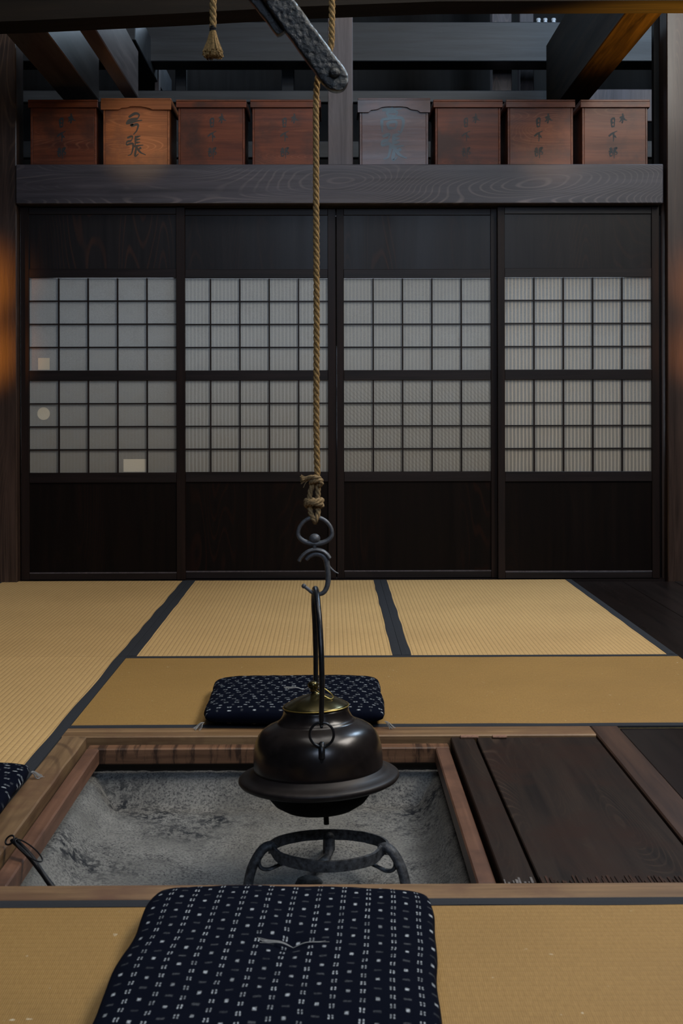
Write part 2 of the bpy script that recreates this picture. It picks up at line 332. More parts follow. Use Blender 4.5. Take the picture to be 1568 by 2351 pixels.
# ------------------------------------------------------------------ mesh helpers
class MB:
    def __init__(s): s.v = []; s.f = []; s.uv = None
    def box(s, x0, x1, y0, y1, z0, z1):
        n = len(s.v)
        s.v += [(x0, y0, z0), (x1, y0, z0), (x1, y1, z0), (x0, y1, z0), (x0, y0, z1), (x1, y0, z1), (x1, y1, z1), (x0, y1, z1)]
        s.f += [tuple(n + i for i in q) for q in ((0, 3, 2, 1), (4, 5, 6, 7), (0, 1, 5, 4), (1, 2, 6, 5), (2, 3, 7, 6), (3, 0, 4, 7))]
        return s
    def tube(s, pts, rad, seg=10, cap=True, closed=False, flat=1.0, up=None):
        pts = [Vector(p) for p in pts]; k = len(pts)
        rads = rad if isinstance(rad, (list, tuple)) else [rad] * k
        n0 = len(s.v); prev = None
        for i, p in enumerate(pts):
            if closed: t = pts[(i + 1) % k] - pts[i - 1]
            else: t = pts[min(i + 1, k - 1)] - pts[max(i - 1, 0)]
            t = t.normalized() if t.length > 1e-9 else Vector((0, 0, 1))
            if prev is None:
                a = Vector(up) if up else (Vector((0, 1, 0)) if abs(t.y) < .9 else Vector((1, 0, 0)))
                prev = (a - a.dot(t) * t).normalized()
            else:
                prev = (prev - prev.dot(t) * t).normalized()
            bb = t.cross(prev)
            for j in range(seg):
                a = 2 * PI * j / seg
                s.v.append(tuple(p + rads[i] * (math.cos(a) * prev + flat * math.sin(a) * bb)))
        for i in range(k if closed else k - 1):
            i2 = (i + 1) % k
            for j in range(seg):
                j2 = (j + 1) % seg
                s.f.append((n0 + i * seg + j, n0 + i * seg + j2, n0 + i2 * seg + j2, n0 + i2 * seg + j))
        if cap and not closed:
            s.f.append(tuple(n0 + j for j in reversed(range(seg))))
            s.f.append(tuple(n0 + (k - 1) * seg + j for j in range(seg)))
        return s
    def lathe(s, prof, cx, cy, seg=64):
        n0 = len(s.v)
        for r, z in prof:
            for j in range(seg):
                a = 2 * PI * j / seg; s.v.append((cx + max(r, 1e-4) * math.cos(a), cy + max(r, 1e-4) * math.sin(a), z))
        for i in range(len(prof) - 1):
            for j in range(seg):
                j2 = (j + 1) % seg
                s.f.append((n0 + i * seg + j, n0 + i * seg + j2, n0 + (i + 1) * seg + j2, n0 + (i + 1) * seg + j))
        return s
    def ball(s, c, r, seg=16, sq=(1, 1, 1)):
        n0 = len(s.v)
        for i in range(seg // 2 + 1):
            t = PI * i / (seg // 2)
            for j in range(seg):
                a = 2 * PI * j / seg
                rr = max(math.sin(t), 1e-3)
                s.v.append((c[0] + r * sq[0] * rr * math.cos(a), c[1] + r * sq[1] * rr * math.sin(a), c[2] - r * sq[2] * math.cos(t)))
        for i in range(seg // 2):
            for j in range(seg):
                j2 = (j + 1) % seg
                s.f.append((n0 + i * seg + j, n0 + i * seg + j2, n0 + (i + 1) * seg + j2, n0 + (i + 1) * seg + j))
        return s
    def prism(s, poly, y0, y1):
        """polygon in XZ extruded along Y"""
        n = len(s.v); k = len(poly)
        s.v += [(x, y0, z) for x, z in poly] + [(x, y1, z) for x, z in poly]
        s.f += [tuple(n + i for i in range(k)), tuple(n + k + i for i in reversed(range(k)))]
        s.f += [(n + (i + 1) % k, n + i, n + k + i, n + k + (i + 1) % k) for i in range(k)]
        return s
    def mesh(s, name, smooth=False, bevel=0, off=(0, 0, 0)):
        me = bpy.data.meshes.new(name)
        me.from_pydata([(a - off[0], b - off[1], c - off[2]) for a, b, c in s.v], [], s.f)
        bm = bmesh.new(); bm.from_mesh(me)
        bmesh.ops.recalc_face_normals(bm, faces=bm.faces)
        if bevel: bmesh.ops.bevel(bm, geom=bm.edges[:], offset=bevel, segments=1, affect='EDGES', clamp_overlap=True)
        bm.to_mesh(me); bm.free()
        if smooth:
            for p in me.polygons: p.use_smooth = True
        return me

def link(name, me, m, parent=None):
    o = bpy.data.objects.new(name, me); C.objects.link(o)
    if m and not len(me.materials): me.materials.append(m)
    if parent: o.parent = parent
    return o
def off_of(p):
    v = Vector((0, 0, 0))
    while p: v += Vector(p.location); p = p.parent
    return tuple(v)
def obj(name, mb, m, parent=None, smooth=False, bevel=0):
    """mb authored in world metres; stored relative to its parent"""
    return link(name, mb.mesh(name, smooth, bevel, off_of(parent)), m, parent)
def tag(o, label, cat, group=None):
    o['label'] = label; o['category'] = cat
    if group: o['group'] = group
    return o
def thing(name, loc, label, cat, group=None):
    o = bpy.data.objects.new(name, None); C.objects.link(o); o.location = loc; o.empty_display_size = .05
    return tag(o, label, cat, group)
def struct(name, loc=None, mb=None, m=None, bevel=0):
    if mb: o = obj(name, mb, m, bevel=bevel)
    else:
        o = bpy.data.objects.new(name, None); C.objects.link(o); o.location = loc
    o['kind'] = 'structure'; return o
def bx(*a): return MB().box(*a)
def solo(name, mb, m, label, cat, group=None, origin=None, **k):
    """one-mesh thing with its origin at origin"""
    n = mb
    xs = [v[0] for v in n.v]; ys = [v[1] for v in n.v]; zs = [v[2] for v in n.v]
    o = origin or ((min(xs) + max(xs)) / 2, (min(ys) + max(ys)) / 2, min(zs))
    ob = link(name, n.mesh(name, k.get('smooth', False), k.get('bevel', 0), o), m)
    ob.location = o
    return tag(ob, label, cat, group)

def resample(path, step):
    pts = [Vector(p) for p in path]; out = [pts[0]]; acc = 0
    for a, b in zip(pts, pts[1:]):
        d = (b - a).length; t = step - acc
        while t <= d: out.append(a + (b - a) * (t / d)); t += step
        acc = (acc + d) % step
    out.append(pts[-1]); return out
def smooth_path(ctrl, n=10):
    P = [Vector(c) for c in ctrl]; P = [2 * P[0] - P[1]] + P + [2 * P[-1] - P[-2]]; out = []
    for i in range(1, len(P) - 2):
        for k in range(n):
            t = k / n; a, b, c, d = P[i - 1:i + 3]
            out.append(.5 * ((2 * b) + (c - a) * t + (2 * a - 5 * b + 4 * c - d) * t * t + (3 * b - a - 3 * c + d) * t ** 3))
    out.append(P[-2]); return out
def twisted(path, rad, lay=.050, strands=3, step=.0045, seg=7, closed=False):
    """laid rope: strands wound round a path"""
    mb = MB(); pts = resample(path, step); s0 = 0; prev = None; frames = []
    for i, p in enumerate(pts):
        t = (pts[min(i + 1, len(pts) - 1)] - pts[max(i - 1, 0)]).normalized()
        if prev is None:
            a = Vector((0, 1, 0)) if abs(t.y) < .9 else Vector((1, 0, 0)); prev = (a - a.dot(t) * t).normalized()
        else: prev = (prev - prev.dot(t) * t).normalized()
        frames.append((p, prev.copy(), t.cross(prev)))
    sr = rad * .56; hr = rad * .50
    for k in range(strands):
        q = []
        for i, (p, a, b) in enumerate(frames):
            th = -2 * PI * (i * step / lay + k / strands)
            q.append(p + hr * (math.cos(th) * a + math.sin(th) * b))
        mb.tube(q, sr, seg)
    return mb

# ------------------------------------------------------------------ room shell
fl = struct('floor', (0, 0, -.06))
F = MB()
PX0, PX1, PY0, PY1 = -.664, .30, 2.117, 3.25         # pit opening
F.box(-2.6, PX0, -2, 9, -.12, -.06); F.box(PX1, 2.9, -2, 9, -.12, -.06)
F.box(PX0, PX1, -2, PY0, -.12, -.06); F.box(PX0, PX1, PY1, 9, -.12, -.06)
obj('subfloor', F, M['wall'], fl)
def plank(x0, x1, y0, y1, top=-.004):
    obj('plank', bx(x0 + .0012, x1 - .0012, y0 + .001, y1 - .001, -.058, top + random.uniform(-.0012, .0012)), M['plank'], fl, bevel=.0015)
xs = [1.131, 1.36, 1.60, 1.83, 2.09, 2.34, 2.6]
for a, b in zip(xs, xs[1:]): plank(a, b, 3.25, 5.975)
for a, b in zip([.73, .98, 1.24, 1.50, 1.79, 2.1, 2.6], [.98, 1.24, 1.50, 1.79, 2.1, 2.6]): plank(a, b, 2.182, 3.249)
for a, b in zip([-1.79, -2.04, -2.3], [-1.561, -1.79, -2.04]): plank(a, b, 2.38, 5.975)
for i in range(9): plank(-2.3 + i * .28, -2.3 + (i + 1) * .28, -.4, 1.195)
struct('wall_back', mb=bx(-2.6, 2.9, 8.8, 8.9, -.06, 4.3), m=M['wall'])
struct('wall_left', mb=bx(-2.4, -2.3, -2, 8.8, -.06, 4.3), m=M['wall'])
struct('wall_right', mb=bx(2.6, 2.7, -2, 8.8, -.06, 4.3), m=M['wall'])
struct('wall_front', mb=bx(-2.6, 2.9, -2.1, -2.0, -.06, 4.3), m=M['wall'])
struct('ceiling', mb=bx(-2.6, 2.9, -2, 8.8, 4.3, 4.35), m=M['wall'])
# wall infill beside the columns and an added enclosure holding the shoji light in
struct('trim_1', mb=bx(-2.3, -1.602, 6.02, 6.08, -.06, 1.9), m=M['wall'])
struct('trim_2', mb=bx(1.552, 1.60, 6.135, 6.18, -.06, 4.2), m=M['wall'])
struct('trim_3', mb=bx(1.752, 2.6, 6.02, 6.08, -.06, 1.9), m=M['wall'])
struct('trim_4', mb=bx(-1.62, 1.76, 6.62, 6.66, -.06, 1.90), m=M['wall'])
struct('trim_5', mb=bx(-1.62, 1.76, 6.105, 6.66, 1.905, 1.9385), m=M['wall'])
# threshold groove board and head track
struct('trim_6', mb=bx(-1.456, 1.572, 6.024, 6.135, -.058, -.001), m=M['rail'])
struct('trim_7', mb=bx(-1.456, 1.552, 6.115, 6.135, 1.72, 1.905), m=M['rail'])

struct('leak_stop_left', mb=bx(-1.50, -1.425, 6.1075, 6.134, -.0005, 1.7185), m=M['frame'])  # side strips added to block light leaking past the outer doors
struct('leak_stop_right', mb=bx(1.53, 1.60, 6.1075, 6.134, -.0005, 1.7185), m=M['frame'])

struct('leak_stop_head', mb=bx(-1.456, 1.552, 6.046, 6.114, 1.7531, 1.7572), m=M['void'])  # dark strip added to block light leaking over the door tops

struct('gap_stop', mb=bx(.018, .038, 6.1075, 6.112, 1.10, 1.7185), m=M['void'])  # unseen strip added to hide the back light in the door gap

# columns
o = solo('wooden_column', bx(-1.60, -1.457, 5.985, 6.13, -.058, 4.28), M['column'],
         'dark polished square column at the left end of the sliding doors', 'column', bevel=.004)
o = solo('wooden_column', bx(1.5745, 1.75, 5.985, 6.13, -.058, 4.28), M['column'],
         'dark polished square column at the right end of the sliding doors', 'column', bevel=.004)
solo('lintel_beam', bx(-1.456, 1.5535, 5.972, 6.112, 1.7575, 1.9395), M['lintel'],
     'broad smoked cedar lintel beam under the row of wooden boxes', 'beam', bevel=.003)
solo('short_post', bx(-.0075, .1085, 6.0, 6.105, 1.9395, 2.69), M['post'],
     'short grey brown post standing on the lintel between the boxes', 'post', bevel=.002)

# ------------------------------------------------------------------ sliding doors
ZR = dict(bot=(.002, .032), lo=(.4578, .505), mid=(.9375, .9852), up=(1.4205, 1.463), top=(1.7185, 1.7505))
def door(n, x0, x1, px0, px1, yf, pm, patches=()):
    d = struct('door_%d' % n, ((x0 + x1) / 2, yf, .001))
    dy = .03
    for a, b in ((x0, px0), (px1, x1)):
        obj('stile', bx(a, b, yf, yf + dy, .001, 1.7525), M['frame'], d, bevel=.0012)
    for key in ZR:
        a, b = ZR[key]
        obj('rail', bx(px0, px1, yf + .002, yf + dy - .002, a, b), M['rail'], d, bevel=.0015)
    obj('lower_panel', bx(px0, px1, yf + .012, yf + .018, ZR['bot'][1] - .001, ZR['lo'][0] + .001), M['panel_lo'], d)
    obj('groove_highlight', bx(px0, px1, yf + .004, yf + .012, ZR['bot'][1], ZR['bot'][1] + .005), M['post'], d)  # pale strip painting the highlight along the groove edge
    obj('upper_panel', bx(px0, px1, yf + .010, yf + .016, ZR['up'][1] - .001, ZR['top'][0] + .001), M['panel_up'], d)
    cw = (px1 - px0) / 5
    pane_me = None; vm = None; hm = None
    for (z0, z1) in ((ZR['lo'][1], ZR['mid'][0]), (ZR['mid'][1], ZR['up'][0])):
        rh = (z1 - z0) / 4
        if pane_me is None:
            pane_me = bx(-cw / 2, cw / 2, 0, .0006, -rh / 2, rh / 2).mesh('paper_pane')
            vm = bx(-.0032, .0032, 0, .012, -(z1 - z0) / 2, (z1 - z0) / 2).mesh('muntin')
            hm = bx(-(px1 - px0) / 2, (px1 - px0) / 2, 0, .0105, -.0032, .0032).mesh('muntin')
        for r in range(4):
            for c in range(5):
                o = link('paper_pane', pane_me, pm, d)
                o.location = (px0 + cw * (c + .5) - d.location.x, .018, z0 + rh * (r + .5) - .001)
        for c in range(1, 5):
            o = link('muntin', vm, M['frame'], d); o.location = (px0 + cw * c - d.location.x, .0055, (z0 + z1) / 2 - .001)
        for r in range(1, 4):
            o = link('muntin', hm, M['rail'], d); o.location = ((px0 + px1) / 2 - d.location.x, .0065, z0 + rh * r - .001)
    for kind, cx, cz, a, b in patches:
        if kind == 'rect': mb = bx(cx - a, cx + a, yf + .0172, yf + .0179, cz - b, cz + b)
        else:
            mb = MB().prism([(cx + a * math.cos(t * PI / 16), cz + a * math.sin(t * PI / 16)) for t in range(32)], yf + .0172, yf + .0179)
        o = obj('paper_patch', mb, M['patch'], d); o['label'] = 'beige paper mending patch, %s' % ('round' if kind != 'rect' else 'rectangular')
    return d
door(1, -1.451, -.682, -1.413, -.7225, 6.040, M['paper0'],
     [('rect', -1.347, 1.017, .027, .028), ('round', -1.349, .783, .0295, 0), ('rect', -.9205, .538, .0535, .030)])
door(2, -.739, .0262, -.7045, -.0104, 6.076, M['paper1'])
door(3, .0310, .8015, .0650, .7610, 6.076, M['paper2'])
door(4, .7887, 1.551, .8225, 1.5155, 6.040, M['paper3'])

# ------------------------------------------------------------------ brush lettering
G = {
 'ri': [[(.28, .95), (.30, .05)], [(.28, .92), (.74, .98), (.70, .06)], [(.32, .52), (.68, .54)], [(.31, .12), (.70, .12)]],
 'ge': [[(-.12, .50), (.35, .78), (.98, 1.0)], [(.50, .85), (.52, .45), (.48, .02)], [(.62, .56), (.86, .36)]],
 'bu': [[(.24, 1.0), (.30, .90)], [(.06, .82), (.50, .86)], [(.18, .76), (.24, .62)], [(.42, .78), (.34, .62)], [(-.02, .56), (.54, .60)],
        [(.12, .44), (.14, .04)], [(.12, .42), (.44, .44), (.40, .06)], [(.14, .08), (.42, .10)],
        [(.66, .92), (.64, -.18)], [(.66, .90), (.98, .96), (.76, .62), (1.02, .44), (.94, .26), (.78, .28)]],
 'ki': [[(.02, .52), (.40, .66), (.70, .74)], [(.44, 1.05), (.46, .5), (.40, -.05), (.28, .05)], [(.40, .58), (.22, .25), (.0, .05)], [(.50, .60), (.74, .32), (1.05, .24)]],
 'yumi': [[(.18, .80), (.55, .98), (.80, .92), (.72, .74)], [(.72, .74), (.20, .66), (.02, .50)], [(.02, .50), (.5, .60), (.98, .66)], [(.44, .50), (.34, .40), (.72, .46), (.66, .18), (.46, -.02)]],
 'hari': [[(.08, .92), (.38, 1.0), (.34, .78)], [(.34, .78), (.08, .72), (.02, .56)], [(.04, .56), (.42, .62), (.34, .14), (.12, .02)],
          [(.58, 1.02), (.54, .46)], [(.60, .96), (.86, 1.02)], [(.58, .82), (.84, .86)], [(.58, .68), (.84, .70)], [(.40, .48), (1.02, .56)],
          [(.62, .50), (.54, .0), (.74, .12)], [(.90, .44), (.72, .32)], [(.60, .48), (.84, .20), (1.16, .06)]],
 'taka': [[(.48, 1.08), (.52, .94)], [(.14, .86), (.86, .92)], [(.32, .80), (.34, .62)], [(.32, .78), (.68, .80), (.64, .62)], [(.34, .63), (.64, .64)],
          [(.12, .50), (.14, .0)], [(.12, .50), (.88, .54), (.84, .02), (.72, .06)], [(.34, .38), (.36, .14)], [(.34, .38), (.66, .40), (.62, .14)], [(.36, .16), (.62, .17)]],
}
def letters(specs, yf):
    """specs: (glyph, x_left, z_bottom, width, height, pen); brushed strokes just proud of a board facing -Y"""
    mb = MB(); k = 0
    for g, x, z, wd, ht, pen in specs:
        for st in G[g]:
            pts = smooth_path([(x + a * wd, 0, z + b * ht) for a, b in st], 5)
            n = len(pts); L = []; Rr = []
            for i, p in enumerate(pts):
                t = (pts[min(i + 1, n - 1)] - pts[max(i - 1, 0)]).normalized(); nn = Vector((-t.z, 0, t.x))
                hw = pen * (.62 + .38 * math.sin(PI * min(1, i / (n - 1) * 1.3 + .12)) - .25 * (i / (n - 1)) ** 3)
                L.append(p + nn * hw); Rr.append(p - nn * hw)
            y = yf - .0005 - .00006 * k; k += 1
            base = len(mb.v)
            for a, b in zip(L, Rr): mb.v += [(a.x, y, a.z), (b.x, y, b.z), (a.x, yf + .0004, a.z), (b.x, yf + .0004, b.z)]
            for i in range(n - 1):
                q = base + 4 * i
                mb.f += [(q, q + 1, q + 5, q + 4), (q, q + 4, q + 6, q + 2), (q + 1, q + 3, q + 7, q + 5)]
            q = base; mb.f.append((q, q + 2, q + 3, q + 1)); q = base + 4 * (n - 1); mb.f.append((q, q + 1, q + 3, q + 2))
    return mb

# ------------------------------------------------------------------ lantern boxes on the lintel
def lantern_box(x0, x1, label, m, kind='plain', text='full', dx=0, pen=1.0, ink=None, top=2.240, boards=()):
    z0 = 1.9397; yf = 5.982; yb = 6.262; cx = (x0 + x1) / 2
    t = thing('lantern_box', (cx, (yf + yb) / 2, z0), label, 'box', 'wooden lantern boxes in a row on the lintel')
    th = .010
    lidz = top - .036
    obj('front_board', bx(x0 + th, x1 - th, yf, yf + th, z0, top - .012), m, t, bevel=.0012)
    obj('side_board', bx(x0, x0 + th - .0004, yf, yb, z0, top - .012), m, t, bevel=.0012)
    obj('side_board', bx(x1 - th + .0004, x1, yf, yb, z0, top - .012), m, t, bevel=.0012)
    obj('back_board', bx(x0 + th, x1 - th, yb - th, yb, z0, top - .012), m, t, bevel=.0012)
    ov = .009
    obj('lid', bx(x0 - ov, x1 + ov, yf - .011, yb + .011, top - .009, top), m, t, bevel=.0015)
    if kind == 'plain':
        obj('lid_front', bx(x0 - ov, x1 + ov, yf - .011, yf - .001, lidz, top - .0095), m, t, bevel=.0012)
    else:
        a, b = x0 - ov, x1 + ov; w_ = b - a
        if kind == 'arch': pr = [(0, 0), (.15, 0), (.18, .010), (.27, .014), (.33, .024), (.42, .027), (.60, .027), (.68, .024), (.73, .014), (.83, .009), (.86, 0), (1, 0)]; zl = top - .066
        else: pr = [(0, 0), (.26, 0), (.29, .008), (.38, .009), (.42, .015), (.56, .015), (.63, .011), (.70, .006), (.73, 0), (1, 0)]; zl = top - .053
        poly = [(a + u * w_, zl + d) for u, d in pr] + [(b, top - .0095), (a, top - .0095)]
        obj('lid_front', MB().prism(poly, yf - .011, yf - .001), m, t)
    for sx in (x0 - ov, x1 + .001):
        obj('lid_side', bx(sx, sx + ov - .001, yf - .0005, yb + .011, lidz, top - .0095), m, t)
    if boards:
        obj('mending_board', bx(x0 + .001, x1 - .001, yf - .0025, yf - .0002, z0, z0 + boards), m, t, bevel=.001)
    s = x1 - x0; L = []
    if text == 'full':
        ax = x0 + s * .42 + dx
        L = [('ri', ax, z0 + .172, .030, .042, .0050 * pen), ('ge', ax, z0 + .106, .036, .050, .0046 * pen),
             ('bu', ax - .004, z0 + .036, .038, .044, .0038 * pen), ('ki', ax + .046, z0 + .196, .034, .040, .0044 * pen)]
    elif text == 'bow':
        ax = x0 + s * .34
        L = [('yumi', ax, z0 + .142, .078, .098, .0066), ('hari', ax, z0 + .040, .080, .092, .0052)]
    elif text == 'high':
        ax = x0 + s * .30
        L = [('taka', ax - .008, z0 + .150, .125, .120, .0074), ('hari', ax + .002, z0 + .022, .105, .118, .0078)]
    for q in L: obj('character', letters([q], yf - (.0027 if boards else 0)), ink or M['ink'], t)
    return t
M['ink_faint'] = plain('washed_out_ink', (.010, .009, .010), .6)
M['ink_blue'] = plain('worn_blue_ink', (.012, .028, .036), .30, 0, .6, nz=(25, .5, .0004))
lantern_box(-1.3900, -1.0850, 'brown wooden lantern box, leftmost in the row on the lintel', M['box'])
lantern_box(-1.0525, -.7450, 'pale orange lantern box with two large characters and a notched lid', M['box_pale'], 'notch', 'bow', top=2.247)
lantern_box(-.7040, -.3960, 'brown lantern box beside the pale box, third from the left', M['box'], dx=.012, pen=.9, ink=M['ink_faint'])
lantern_box(-.3595, -.0500, 'brown lantern box partly crossed by the hanging rope', M['box'], dx=.004, pen=.9, ink=M['ink_faint'])
lantern_box(.1400, .4590, 'greyish lantern box with scalloped lid and worn blue characters', M['box_grey'], 'arch', 'high', ink=M['ink_blue'], top=2.247)
lantern_box(.4917, .7965, 'dark brown lantern box with nearly vanished characters, right of the scalloped one', M['box'], pen=.8, ink=M['ink_faint'])
lantern_box(.8295, 1.1345, 'reddish lantern box with the sharpest small black characters', M['box_pale'], pen=1.05)
M['box_red'] = wood('red_cedar_box', (.075, .022, .010), (.16, .050, .023), 'X', .40, 22, (.24, .10, .055), spec=.3, stain=(.055, .020, .013), fig=1.6)
lantern_box(1.1775, 1.4830, 'reddish brown lantern box, rightmost in the row on the lintel', M['box_red'])
for ch in bpy.data.objects['lantern_box.006'].children:
    if ch.name.split('.')[0] != 'character': ch.data.materials[0] = M['box_red']

# ------------------------------------------------------------------ beams above and behind
def beam(name, a, m, label, cat='beam', bevel=.004, grp=None): return solo(name, bx(*a), m, label, cat, grp, bevel=bevel)
beam('ceiling_beam', (-1.30, -1.128, 4.9, 6.3, 2.312, 2.56), M['beam_y'], 'smoked ceiling beam running back over the leftmost box, grain shining')
beam('ceiling_beam', (-1.0055, -.936, 4.9, 6.3, 2.3265, 2.556), M['beam_y'], 'narrow ceiling beam running back over the pale orange box')
beam('ceiling_beam', (-1.28, -1.055, 7.0, 8.6, 2.81, 3.0), M['beam_x'], 'far dark ceiling beam glimpsed beyond the two left beams')
beam('ceiling_beam', (1.14, 1.285, 4.9, 6.75, 2.3265, 2.712), M['beam_r'], 'deep ceiling beam over the right boxes with amber lit underside')
# bowed cross beam in front, bottom edge rising to the right
cb = MB(); prof = [(-2.28, 2.20), (-1.155, 2.236), (-.6, 2.262), (-.10, 2.29), (.4, 2.309), (1.25, 2.313), (2.58, 2.31)]
poly = prof + [(2.58, 2.378), (-2.28, 2.378)]
cb.prism(poly, 4.745, 4.9)
solo('cross_beam', cb, M['beam_d'], 'bowed black beam crossing the top edge of the view', 'beam')
beam('cross_beam', (-2.3, 2.6, 7.6, 7.8, 2.857, 3.09), M['beam_x'], 'wide bluish cross beam high behind the short post')
beam('shelf_rail', (-2.3, 2.6, 6.9, 6.95, 2.4477, 2.512), M['beam_x'], 'thin dark horizontal rail just above and behind the boxes', 'rail')
beam('shelf_rail', (-2.3, 2.6, 6.9, 6.95, 2.15, 2.24), M['beam_x'], 'lower dark rail seen through the gaps between the boxes', 'rail')
beam('wall_panel', (1.30, 2.6, 6.87, 6.899, 2.337, 2.5103), M['post'], 'greyish brown board behind the rightmost box', 'board')
beam('wall_batten', (-1.60, -1.24, 7.4, 7.44, 2.81, 2.87), M['post'], 'short grey batten behind the leftmost ceiling beam', 'board')
beam('back_post', (1.0, 1.1217, 7.9, 8.0, 0, 4.2), M['post'], 'grey upright post left of the amber lit beam', 'post')
beam('back_post', (1.20, 1.29, 8.1, 8.2, 0, 4.2), M['post'], 'darker upright post partly hidden by the amber lit beam', 'post')
beam('back_post', (-1.075, -1.050, 7.9, 8.0, 0, 4.2), M['post'], 'thin pale upright at the left behind the wide cross beam', 'post')
beam('back_post', (-.96, -.892, 8.0, 8.06, 0, 4.2), M['beam_x'], 'dark slim upright with a light edge, left background', 'post')
beam('back_post', (-.30, -.22, 8.0, 8.06, 0, 4.2), M['beam_x'], 'dark slim upright in the background behind the rope lever', 'post')
for x, wh in ((1.245, 'leftmost'), (1.285, 'middle one'), (1.335, 'rightmost')):
    solo('porcelain_knob', MB().lathe([(0, 3.0905), (.014, 3.0905), (.014, 3.10), (.008, 3.106), (.014, 3.112), (.012, 3.122), (0, 3.126)], x, 7.64, 14),
         M['white'], wh + ' of the three small shiny white knobs on the far beam', 'knob', 'white knobs on the far beam', smooth=True)
solo('electric_cable', MB().tube(smooth_path([(1.64, 6.72, 2.92), (1.72, 6.7, 2.875), (1.80, 6.7, 2.84), (1.95, 6.72, 2.80), (2.58, 6.8, 2.72)]), .004, 6),
     M['white'], 'thin pale cable strung at the upper right behind the beams', 'cable', smooth=True)

# ------------------------------------------------------------------ tatami
def mat_thing(x0, x1, y0, y1, axis, m, label):
    hb = .029
    t = thing('tatami_mat', ((x0 + x1) / 2, (y0 + y1) / 2, -.058), label, 'mat', 'tatami mats')
    if axis == 'Y': obj('rush_cover', bx(x0 + hb, x1 - hb, y0, y1, -.0035, 0), m, t, bevel=.001)
    else: obj('rush_cover', bx(x0, x1, y0 + hb, y1 - hb, -.0035, 0), m, t, bevel=.001)
    obj('straw_core', bx(x0 + .001, x1 - .001, y0 + .001, y1 - .001, -.058, -.0036), M['tat_edge'], t)
    for s in (0, 1):                    # cloth borders with slightly wavy inner edge
        mb = MB(); n = 60
        for i in range(n + 1):
            u = i / n; wv = .0045 * noise.noise(Vector((u * 9, s * 5 + x0 * 3, y0)))
            if axis == 'Y':
                y = y0 + (y1 - y0) * u
                a, b = (x0, x0 + hb + .001 + wv) if s == 0 else (x1 - hb - .001 - wv, x1)
                ring = [(a, y, -.0034), (a, y, .0006), ((a + b) / 2, y, .0014), (b, y, .0006), (b, y, -.0034)]
            else:
                x = x0 + (x1 - x0) * u
                a, b = (y0, y0 + hb + .001 + wv) if s == 0 else (y1 - hb - .001 - wv, y1)
                ring = [(x, a, -.0034), (x, a, .0006), (x, (a + b) / 2, .0014), (x, b, .0006), (x, b, -.0034)]
            mb.v += ring
            if i:
                q = (i - 1) * 5
                mb.f += [(q + j, q + j + 1, q + j + 6, q + j + 5) for j in range(4)]
        obj('cloth_border', mb, M['heri'], t)
    return t
mat_thing(-1.556, -.6645, 4.192, 6.020, 'Y', M['tat_y'], 'straw tatami mat in the far left corner, against the sliding doors')
mat_thing(-1.556, -.6645, 2.372, 4.190, 'Y', M['tat_y'], 'straw tatami mat along the left edge, beside the sunken hearth')
mat_thing(-.6635, .2310, 4.192, 6.020, 'Y', M['tat_y'], 'pale tatami mat before the doors, behind the kettle handle')
mat_thing(.2320, 1.1290, 4.192, 6.020, 'Y', M['tat_y'], 'pale tatami mat before the doors at the far right')
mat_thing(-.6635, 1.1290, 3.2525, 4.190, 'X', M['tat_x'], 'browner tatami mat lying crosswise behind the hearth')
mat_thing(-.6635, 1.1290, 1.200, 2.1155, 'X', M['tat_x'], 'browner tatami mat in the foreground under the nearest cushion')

# ------------------------------------------------------------------ sunken hearth
h = thing('sunken_hearth', (-.15, 2.68, -.36), 'sunken square hearth framed in worn brown wood, filled with ash', 'hearth')
def rail_h(name, a, m, lab=None):
    o = obj(name, bx(*a), m, h, bevel=.003)
    if lab: o['label'] = lab
def wobbly(name, a, m, axis, parent, amp=.003, seed=0):
    """a beam whose edges wander a little, like hand-cut wood"""
    x0, x1, y0, y1, z0, z1 = a; mb = MB(); n = 24
    for i in range(n + 1):
        u = i / n; q = [amp * noise.noise(Vector((u * 7, seed + k * 3.3, 1.7))) for k in range(3)]
        if axis == 'X':
            x = x0 + (x1 - x0) * u; c = .003
            mb.v += [(x, y0, z0), (x, y0, z1 - c), (x, y0 + c, z1 + q[0] * .3), (x, y1 - c + q[1], z1 + q[0] * .3), (x, y1 + q[1], z1 - c), (x, y1, z0)]
        else:
            y = y0 + (y1 - y0) * u; c = .003
            mb.v += [(x0, y, z0), (x0, y, z1 - c), (x0 + c, y, z1 + q[0] * .3), (x1 - c + q[1], y, z1 + q[0] * .3), (x1 + q[1], y, z1 - c), (x1, y, z0)]
    for i in range(n):
        for j in range(6):
            j2 = (j + 1) % 6; mb.f.append((i * 6 + j, i * 6 + j2, (i + 1) * 6 + j2, (i + 1) * 6 + j))
    mb.f += [tuple(range(6)), tuple(n * 6 + j for j in reversed(range(6)))]
    return obj(name, mb, m, parent)
wobbly('frame_rail', (-.663, .6545, 3.1675, 3.2515, -.058, .001), M['hearth'], 'X', h, 0, 1)
wobbly('frame_rail', (-.663, -.602, 2.1825, 3.1665, -.058, .001), M['hearth_y'], 'Y', h, .003, 2)
wobbly('frame_rail', (-.663, 1.70, 2.1165, 2.1815, -.058, .001), M['hearth'], 'X', h, .001, 3)
